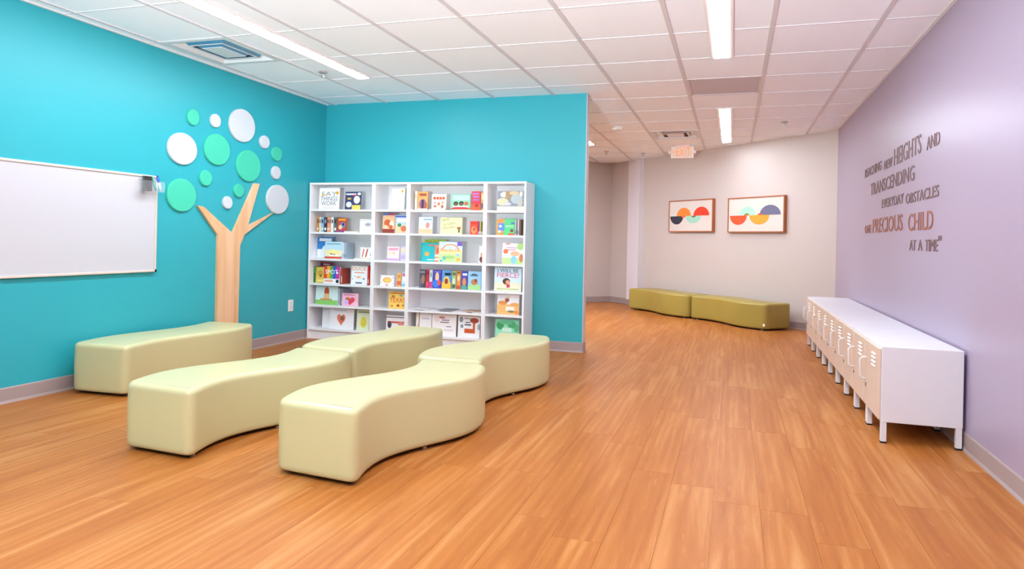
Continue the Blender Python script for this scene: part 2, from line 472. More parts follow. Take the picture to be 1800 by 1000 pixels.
bm = bmesh.new(); loft(bm, [[(px, py, z) for px, py in disc_pts(0, 0, q, q, 28)] for q, z in ((0.075, 0.003), (0.075, -0.008), (0.070, -0.012))]); obj('base_plate', bm, mat('ece2dc', 0.4), r)
bm = bmesh.new(); loft(bm, [[(px, py, z) for px, py in disc_pts(0, 0, q, q, 28)] for q, z in ((0.062, -0.011), (0.062, -0.026), (0.050, -0.036), (0.02, -0.038))]); obj('sensor_dome', bm, mat('ece2dc', 0.4), r, smooth=False)

# exit sign
r = empty('exit_sign', (-0.71, 10.08, H), 0.05); tag(r, 'lit exit sign with red letters hanging from the ceiling', 'exit sign')
me_w = mat('f3dcd6', 0.35, 0.4, name='exit_housing')
bm = bmesh.new(); box(bm, -0.155, -0.02, -0.185, 0.155, 0.02, -0.018, bevel=0.012); obj('housing', bm, me_w, r)
bm = bmesh.new(); box(bm, -0.09, -0.03, -0.02, 0.09, 0.03, 0.001, bevel=0.004); obj('canopy', bm, me_w, r)
vs, fs, asp = text_polys('EXIT')
bm = bmesh.new(); V = [bm.verts.new((-0.085 + 0.2 * p[0], -0.0225, -0.155 + 0.115 * p[1])) for p in vs]
for f in fs:
    try: bm.faces.new([V[k] for k in f])
    except ValueError: pass
obj('letters', bm, lamp_mat((1.0, 0.16, 0.03), 2.2), r)
bm = bmesh.new(); prism(bm, [(-0.135, -0.097), (-0.105, -0.07), (-0.105, -0.085), (-0.118, -0.097), (-0.105, -0.109), (-0.105, -0.124)], 'y', -0.0235, -0.0215); obj('arrow', bm, lamp_mat((1.0, 0.16, 0.03), 2.2), r)
bm = bmesh.new(); box(bm, -0.14, -0.0218, -0.172, 0.14, -0.0205, -0.030); obj('face_panel', bm, lamp_mat((1.0, 0.75, 0.66), 0.75), r)
for s in (-1, 1):
    bm = bmesh.new(); loft(bm, [[(s * q, px - 0.005, pz - 0.10) for px, pz in disc_pts(0, 0, rr, rr, 14)] for q, rr in ((0.150, 0.02), (0.175, 0.026), (0.19, 0.022))]); obj('side_lamp', bm, mat('e2d4d0', 0.3), r)

# ------------------------------------------------------------------ upholstered benches
def bench(p0, p1, width, amp, label, group, h=0.325, tag_end=False):
    p0, p1 = Vector(p0), Vector(p1)
    d = p1 - p0; L = d.length; d.normalize()
    r = empty('serpentine_bench', ((p0.x + p1.x) / 2, (p0.y + p1.y) / 2, 0), math.atan2(d.y, d.x))
    tag(r, label, 'bench', group)
    hw = width / 2
    def side(t, s):
        return Vector((L * (t - 0.5), amp * math.sin(2 * math.pi * t) + s * hw))
    N = 30; c = 0.062; e = c / L
    out = []
    def corner(a, k, b):
        return [a * (1 - t) ** 2 + k * 2 * t * (1 - t) + b * t ** 2 for t in (0, 0.17, 0.34, 0.5, 0.66, 0.83, 1)]
    R = [side(e + (1 - 2 * e) * i / N, -1) for i in range(N + 1)]
    Lf = [side(1 - e - (1 - 2 * e) * i / N, 1) for i in range(N + 1)]
    c11, c12 = side(1, -1), side(1, 1); c01, c02 = side(0, -1), side(0, 1)
    out += R
    out += corner(R[-1], c11, c11 + Vector((0, c)))[1:]
    q = corner(c12 - Vector((0, c)), c12, Lf[0]); out += [c11.lerp(c12, 0.5)] + q[:-1]
    out += Lf
    out += corner(Lf[-1], c02, c02 - Vector((0, c)))[1:]
    out += [c01.lerp(c02, 0.5)] + corner(c01 + Vector((0, c)), c01, R[0])[:-1]
    n = len(out)
    nor = []
    for i in range(n):
        t = (out[(i + 1) % n] - out[i - 1]).normalized()
        nor.append(Vector((-t.y, t.x)))       # inward for a counter-clockwise outline
    def loop(ins, z):
        return [(out[i].x + nor[i].x * ins, out[i].y + nor[i].y * ins, z) for i in range(n)]
    rr = 0.026
    prof = [(0.016, 0.020), (0.006, 0.023), (0.001, 0.032), (0.0, 0.05), (-0.002, 0.17), (0.0, h - rr - 0.01)]
    prof += [(rr * (1 - math.cos(a)), h - rr + rr * math.sin(a)) for a in [math.radians(k) for k in (0, 18, 36, 54, 72, 90)]]
    prof += [(0.031, h + 0.0006)]
    bm = bmesh.new(); loft(bm, [loop(*p) for p in prof], cap1=False)
    bm.verts.ensure_lookup_table()
    top = bm.verts[-n:]
    # close the top with quads from side to side: indices 0..N run along one side, iL.. along the other
    iL = next(i for i in range(n) if out[i] is Lf[0])
    for i in range(N):
        bm.faces.new((top[i], top[i + 1], top[iL + N - i - 1], top[iL + N - i]))
    bm.faces.new([top[k] for k in range(N, iL + 1)])
    bm.faces.new([top[k % n] for k in range(iL + N, n + 1)])
    obj('upholstered_body', bm, M_VINYL_SHADED if group == G2 else M_VINYL, r, smooth=True)
    bm = bmesh.new(); loft(bm, [loop(0.030, 0.010), loop(0.030, 0.0215)]); obj('base_panel', bm, M_BLACK, r)
    for t in (0.06, 0.5, 0.94):
        for s in (-0.8, 0.8):
            p = side(t, s)
            bm = bmesh.new(); loft(bm, [[(px, py, z) for px, py in disc_pts(p.x, p.y, 0.014, 0.014, 12)] for z in (0.0, 0.011)]); obj('foot_glide', bm, M_CHROME, r)
    if tag_end:
        p = side(0.985, -1)
        bm = bmesh.new(); box(bm, p.x - 0.02, p.y - 0.0035, 0.055, p.x + 0.01, p.y - 0.001, 0.085); obj('care_tag', bm, mat('f2efe6', 0.6), r)
    return r
G1, G2 = 'pale green serpentine benches in the reading area', 'shade-toned olive serpentine benches along the far wall'
bench((-3.83, 3.42), (-3.91, 4.74), 0.43, 0.055, 'pale green curved bench against the cyan wall in front of the tree', G1)
bench((-2.553, 2.60), (-2.470, 3.86), 0.43, 0.080, 'pale green curved bench, near half of the middle row', G1)
bench((-2.485, 3.92), (-2.430, 5.20), 0.43, 0.065, 'pale green curved bench, far half of the middle row before the bookcases', G1)
bench((-1.675, 2.565), (-1.555, 3.80), 0.43, 0.080, 'pale green curved bench nearest the viewer', G1)
bench((-1.615, 3.86), (-1.535, 5.15), 0.43, 0.080, 'pale green curved bench behind the nearest one, at the partition end', G1)
def far_ab(a, dist):
    b = (XR + YF) * S2 - dist
    return ((a + b) * S2, (b - a) * S2)
bench(far_ab(-8.90, 0.33), far_ab(-7.51, 0.33), 0.44, 0.065, 'shade-toned olive curved bench at the far wall, left of the pair', G2, h=0.33)
bench(far_ab(-7.47, 0.33), far_ab(-6.10, 0.34), 0.44, 0.065, 'shade-toned olive curved bench at the far wall, right of the pair below the pictures', G2, h=0.33, tag_end=True)

# ------------------------------------------------------------------ lockers
LW, LD, LH, LZ = 0.4256, 0.384, 0.515, 0.112
def locker_meshes():
    d = {}
    bm = bmesh.new(); box(bm, 0, 0.0012, LZ, LD, LW - 0.0012, LH, bevel=0.003); d['body'] = mesh('body', bm, M_STEEL)
    bm = bmesh.new(); box(bm, -0.012, 0.010, LZ + 0.012, -0.0005, LW - 0.010, LH - 0.014, bevel=0.003); d['door'] = mesh('door', bm, mat('d9c3b2', 0.35, 0.45, name='beige_powder_coat'))
    bm = bmesh.new(); box(bm, 0.0, -0.014, 0.008, 0.028, 0.014, LZ + 0.002, bevel=0.002); d['leg'] = mesh('leg', bm, M_STEEL)
    bm = bmesh.new(); box(bm, -0.0005, -0.0145, 0.0, 0.0285, 0.0145, 0.009); d['foot_cap'] = mesh('foot_cap', bm, M_BLACK)
    y = LW - 0.055
    bm = bmesh.new(); tube(bm, [(-0.010, y, 0.402), (-0.034, y, 0.402), (-0.046, y, 0.388), (-0.046, y, 0.292), (-0.034, y, 0.278), (-0.010, y, 0.278)], 0.0055, 8); d['handle'] = mesh('handle', bm, M_STEEL, smooth=True)
    bm = bmesh.new()
    prism(bm, [(-0.0115, 0.0), (-0.019, -0.006), (-0.0185, -0.008), (-0.0115, -0.004)], 'y', 0.10, 0.20); d['vent_louvre'] = mesh('vent_louvre', bm, mat('f7f5f4', 0.35))
    bm = bmesh.new(); loft(bm, [[(x, px + y, pz + 0.245) for px, pz in disc_pts(0, 0, q, q, 12)] for x, q in ((-0.011, 0.009), (-0.016, 0.008))]); d['key_lock'] = mesh('key_lock', bm, mat('5c5450', 0.35, metal=0.6))
    return d
LM = locker_meshes()
ORD = ['nearest the viewer, its blank side panel showing', 'second from the near end of the row', 'third from the near end of the row', 'fourth from the near end of the row', 'fifth, in the middle of the row of nine', 'fourth from the far end of the row', 'third from the far end of the row', 'second from the far end of the row', 'last at the far end of the row']
for i in range(9):
    r = empty('locker', (0.770, 4.145 + i * LW, 0)); tag(r, 'low white metal locker ' + ORD[i], 'locker', 'low white lockers along the lilac wall')
    place('body', LM['body'], r)
    dr = place('door', LM['door'], r)
    place('handle', LM['handle'], dr); place('key_lock', LM['key_lock'], dr)
    for k in range(4): place('vent_louvre', LM['vent_louvre'], dr, (0, 0, 0.462 - 0.022 * k))
    for lx in (0.002, LD - 0.031):
        for ly in (0.0165, LW - 0.0165):
            lg = place('leg', LM['leg'], r, (lx, ly, 0)); place('foot_cap', LM['foot_cap'], lg)

# ------------------------------------------------------------------ whiteboard and its cup of markers
WY0, WY1, WZ0, WZ1 = 1.75, 4.171, 0.752, 1.470
r = empty('whiteboard', (XL, WY0, WZ0)); tag(r, 'large blank whiteboard with thin pale frame on the cyan wall', 'whiteboard')
bw, bh = WY1 - WY0, WZ1 - WZ0
bm = bmesh.new(); box(bm, 0.0, 0.008, 0.008, 0.014, bw - 0.008, bh - 0.008); obj('writing_panel', bm, mat('c4c3c8', 0.3, 0.4, name='glossy_white_enamel'), r)
mf = mat('d9c9bd', 0.35, 0.5, name='champagne_aluminium')
for nm, dm in (('frame_rail', (0, 0, 0, 0.022, bw, 0.016)), ('frame_rail', (0, 0, bh - 0.016, 0.022, bw, bh)), ('frame_rail', (0, bw - 0.016, 0.016, 0.022, bw, bh - 0.016)), ('frame_rail', (0, 0, 0.016, 0.022, 0.016, bh - 0.016))):
    bm = bmesh.new(); box(bm, *dm, bevel=0.003); obj(nm, bm, mf, r)
for y, z in ((bw - 0.010, bh - 0.010), (bw - 0.010, 0.010)):
    bm = bmesh.new(); box(bm, 0.0, y - 0.004, z - 0.012 if z < 0.1 else z - 0.008, 0.026, y + 0.013, z + 0.008 if z < 0.1 else z + 0.013, bevel=0.003); obj('corner_cap', bm, M_BLACK, r)
M_ACR = bpy.data.materials.new('clear_acrylic'); M_ACR.use_nodes = True
b = M_ACR.node_tree.nodes['Principled BSDF']
b.inputs['Base Color'].default_value = (0.95, 0.97, 1, 1); b.inputs['Roughness'].default_value = 0.05; b.inputs['Transmission Weight'].default_value = 0.0; b.inputs['Alpha'].default_value = 0.06
hx0, hx1, hy0, hy1, hz0, hz1 = XL + 0.023, XL + 0.088, 3.955, 4.172, 1.345, 1.425
r = empty('marker_cup', (hx0, hy0, hz0)); tag(r, 'clear acrylic marker tray stuck to the whiteboard top corner', 'tray')
A_, B_, C_ = hx1 - hx0, hy1 - hy0, hz1 - hz0
for nm, dm in (('tray_floor', (0, 0, 0, A_, B_, 0.004)), ('tray_front', (A_ - 0.003, 0, 0.004, A_, B_, C_)), ('tray_side', (0, 0, 0.004, A_ - 0.003, 0.003, C_)), ('tray_side', (0, B_ - 0.003, 0.004, A_ - 0.003, B_, C_))):
    bm = bmesh.new(); box(bm, *dm); obj(nm, bm, M_ACR, r)
r = empty('board_eraser', (XL + 0.035, 4.012, 1.3495)); tag(r, 'black and grey whiteboard eraser standing in the clear tray', 'eraser')
bx('felt_pad', (0, 0, 0, 0.018, 0.056, 0.110), mat('4d5c5e', 0.9, 0.1), r, 0.002)
bx('grip_block', (0.018, 0.002, 0.0, 0.040, 0.054, 0.108), mat('2b2426', 0.5), r, 0.004)
def marker(y0, z0, y1, z1, x, body, cap, label):
    r = empty('marker_pen', (x, y0, z0)); tag(r, label, 'marker', 'markers in the clear tray')
    dv = Vector((0, y1 - y0, z1 - z0))
    bm = bmesh.new(); tube(bm, [(0, 0, 0), dv * 0.62], 0.0085, 12); obj('barrel', bm, mat(body, 0.35), r, smooth=True)
    bm = bmesh.new(); tube(bm, [dv * 0.62, dv * 0.66, dv], 0.0095, 12); obj('cap', bm, mat(cap, 0.35), r, smooth=True)
marker(4.130, 1.358, 4.090, 1.458, XL + 0.045, '2fa89c', '24b08c', 'teal marker pen leaning in the clear tray')
marker(4.158, 1.358, 4.118, 1.458, XL + 0.066, 'dfe4f0', '1f4fd0', 'white marker pen with a blue cap in the clear tray')

# ------------------------------------------------------------------ wooden tree and its discs
tree = [(4.826, 0.10), (4.822, 1.037), (4.584, 1.273), (4.651, 1.267), (5.003, 1.055), (5.279, 1.51), (5.35, 1.513), (5.199, 1.126), (5.56, 1.257), (5.158, 1.047), (5.101, 0.948), (5.095, 0.10)]
tree[2] = (4.586, 1.272)
bm = bmesh.new(); prism(bm, tree, 'x', XL + 0.001, XL + 0.021)
o = obj('tree_cutout', bm, M_PLY); tag(o, 'pale plywood tree silhouette with three branches on the cyan wall', 'wall decoration')
M_MINT = mat('44c0a0', 0.55, 0.3, name='mint_felt'); M_PALE = mat('c8cbd0', 0.55, 0.3, name='pale_grey_felt')
DISCS = [
    (4.525, 1.976, 0.060, 0.063, 1, 'small mint disc at the top left of the tree crown'),
    (4.776, 1.991, 0.056, 0.054, 0, 'small white disc between the top mint disc and the largest white disc'),
    (5.108, 2.005, 0.164, 0.142, 0, 'large white disc at the very top of the tree crown'),
    (4.418, 1.709, 0.149, 0.122, 0, 'large white disc at the far left of the tree crown'),
    (4.803, 1.753, 0.148, 0.128, 1, 'large mint disc right of the leftmost large white disc'),
    (5.202, 1.660, 0.158, 0.137, 1, 'large mint disc above the middle branch tip'),
    (5.417, 1.904, 0.064, 0.057, 0, 'small white disc below right of the topmost large white disc'),
    (5.601, 1.817, 0.072, 0.064, 1, 'small mint disc at the far right of the tree crown'),
    (5.594, 1.638, 0.063, 0.059, 0, 'small white disc above the large white disc on the right'),
    (4.678, 1.503, 0.064, 0.061, 1, 'small mint disc above the large lower left mint disc'),
    (4.419, 1.345, 0.149, 0.127, 1, 'large mint disc beside the whiteboard at the left branch tip'),
    (5.081, 1.430, 0.060, 0.055, 1, 'small mint disc just left of the middle branch'),
    (4.941, 1.317, 0.053, 0.051, 0, 'small white disc in the fork of the left and middle branches'),
    (5.628, 1.387, 0.164, 0.135, 0, 'large white disc at the right branch tip'),
]
for y, z, ry, rz_, g, lab in DISCS:
    bm = bmesh.new()
    loft(bm, [[(XL + x, y + a, z + c) for a, c in disc_pts(0, 0, ry + k, rz_ + k, 44)] for x, k in ((0.001, 0.003), (0.014, 0.003), (0.019, 0.0), (0.020, -0.006))])
    o = obj('wall_disc', bm, M_MINT if g else M_PALE); tag(o, lab, 'wall disc', 'round discs forming the tree crown')

# ------------------------------------------------------------------ wall outlet
r = empty('wall_outlet', (XL, 5.84, 0.300)); tag(r, 'white wall outlet low on the cyan wall beside the bookcase', 'outlet')
bx('cover_plate', (0.0, 0, 0, 0.006, 0.078, 0.112), mat('f2f0f0', 0.4), r, 0.002)
for z in (0.018, 0.062):
    bx('socket', (0.0055, 0.022, z, 0.008, 0.056, z + 0.032), mat('e2e0e0', 0.4), r, 0.001)

# ------------------------------------------------------------------ framed pictures on the far wall
def picture(s0, s1, z0, z1, label, shapes):
    px, py = far_pt(s0, 0.0)
    r = empty('framed_picture', (px, py, z0), -math.pi / 4); tag(r, label, 'picture', 'framed half-circle prints on the far wall')
    w, h, d = s0 - s1, z1 - z0, 0.05
    mw = mat('a8623a', 0.5, 0.3, vary=0.15, vscale=12, name='brown_picture_frame')
    f = 0.016
    for dm in ((0, -d, 0, w, -0.001, f), (0, -d, h - f, w, -0.001, h), (0, -d, f, f, -0.001, h - f), (w - f, -d, f, w, -0.001, h - f)):
        bm = bmesh.new(); box(bm, *dm, bevel=0.001, seg=1); obj('frame_bar', bm, mw, r)
    bm = bmesh.new(); box(bm, f, -d + 0.008, f, w - f, -0.004, h - f); obj('canvas', bm, mat('d9cfc6', 0.8, 0.2, bump=0.1, bscale=600), r)
    for k, (x0, x1, base, hh, up_, col) in enumerate(shapes):
        cx, rx = (x0 + x1) / 2 * w, (x1 - x0) / 2 * w
        pts = disc_pts(cx, base * h, rx, hh * h, 24, 0, math.pi) if up_ else disc_pts(cx, base * h, rx, hh * h, 24, math.pi, 2 * math.pi)
        bm = bmesh.new(); prism(bm, pts, 'y', -d + 0.0078 - 0.0006 * (k + 1), -d + 0.0085)
        obj('printed_half_circle', bm, mat(col, 0.8, 0.2), r)
picture(2.978, 2.013, 1.227, 1.713, 'framed print with orange and red half circles up, left of the pair',
        [(0.40, 0.74, 0.5, 0.23, False, '9fd2bc'), (0.19, 0.52, 0.5, 0.26, True, 'e8853a'), (0.575, 0.92, 0.5, 0.27, True, 'f2452f'), (0.035, 0.342, 0.5, 0.26, False, '3c3a44'), (0.53, 0.63, 0.5, 0.05, False, '7a6a34'), (0.30, 0.40, 0.5, 0.05, False, 'e8653a')])
picture(1.720, 0.732, 1.218, 1.700, 'framed print with a blue-grey half circle on top, right of the pair',
        [(0.215, 0.515, 0.485, 0.25, True, 'a9d6c0'), (0.40, 0.75, 0.485, 0.265, False, 'f2a040'), (0.04, 0.355, 0.485, 0.265, False, 'ef5a38'), (0.583, 0.9375, 0.485, 0.27, True, '6e6f86'), (0.31, 0.40, 0.485, 0.06, True, '9a7434'), (0.55, 0.63, 0.485, 0.05, True, 'd9603a')])

# ------------------------------------------------------------------ raised lettering on the lilac wall
r = empty('wall_lettering', (XR, 7.2, 1.02)); tag(r, 'raised brown motto lettering in five lines on the lilac wall', 'lettering')
M_L1 = mat('785c58', 0.45, 0.4, name='brown_lettering'); M_L2 = mat('95583f', 0.4, 0.4, name='copper_lettering')
WORDS = [('REACHING', 7.215, 6.46, 1.695, 1.775, 1), ('NEW', 6.345, 6.046, 1.681, 1.754, 1), ('HEIGHTS', 5.982, 5.176, 1.675, 1.804, 1), ('AND', 5.033, 4.738, 1.672, 1.753, 1),
         ('TRANSCENDING', 6.92, 5.341, 1.510, 1.616, 1), ('EVERYDAY', 6.404, 5.641, 1.371, 1.443, 1), ('OBSTACLES', 5.571, 4.738, 1.358, 1.430, 1),
         ('ONE', 7.16, 6.87, 1.176, 1.250, 2), ('PRECIOUS', 6.78, 5.663, 1.172, 1.295, 2), ('CHILD', 5.483, 4.851, 1.164, 1.284, 2),
         ('AT', 5.434, 5.261, 1.031, 1.102, 1), ('A', 5.201, 5.092, 1.030, 1.102, 1), ('TIME', 5.023, 4.735, 1.028, 1.101, 1), ('"', 4.725, 4.665, 1.092, 1.122, 1)]
for s, ya, yb, za, zb, mi in WORDS:
    vs, fs, asp = text_polys(s)
    bm = bmesh.new()
    V = [bm.verts.new((-0.004, ya - 7.2 + (yb - ya) * p[0], za - 1.02 + (zb - za) * p[1])) for p in vs]
    for f in fs:
        try: bm.faces.new([V[k] for k in f])
        except ValueError: pass
    g = bmesh.ops.extrude_face_region(bm, geom=bm.faces[:])
    for v in g['geom']:
        if isinstance(v, bmesh.types.BMVert): v.co.x = -0.0005
    obj('word', bm, M_L1 if mi == 1 else M_L2, r)

# ------------------------------------------------------------------ bookcases
BF, BB, BT = 6.14, YB - 0.015, 1.590
SHELF = [1.32, 1.09, 0.82, 0.565, 0.347, 0.108]
UNITS = [(-4.135, -3.400, 'wide white bookcase in the corner by the cyan left wall'), (-3.400, -3.020, 'narrow white bookcase between the two wide ones'), (-3.020, -2.225, 'wide white bookcase in the middle of the partition wall'), (-2.225, -1.825, 'narrow white bookcase at the right end of the row')]
for xa, xb, lab in UNITS:
    r = empty('bookcase', (xa, BF, 0)); tag(r, lab, 'bookcase', 'white bookcases in a row along the partition')
    w, d, t = xb - xa, BB - BF, 0.019
    e = 0.0004
    for x in (e, w - t - e):
        bx('side_panel', (x, 0, 0, x + t, d, BT), M_WHITE, r, 0.001, 1)
    bx('top_panel', (t + e, 0.001, BT - t, w - t - e, d, BT), M_WHITE, r)
    bx('back_panel', (t + e, d - 0.006, 0.03, w - t - e, d, BT - t), M_WHITE, r)
    for z in SHELF:
        bx('shelf', (t + e, 0.002, z - 0.019, w - t - e, d - 0.006, z), M_WHITE, r)
    bx('kick_board', (t + e, 0.02, 0, w - t - e, 0.036, 0.108 - 0.019), M_WHITE, r)

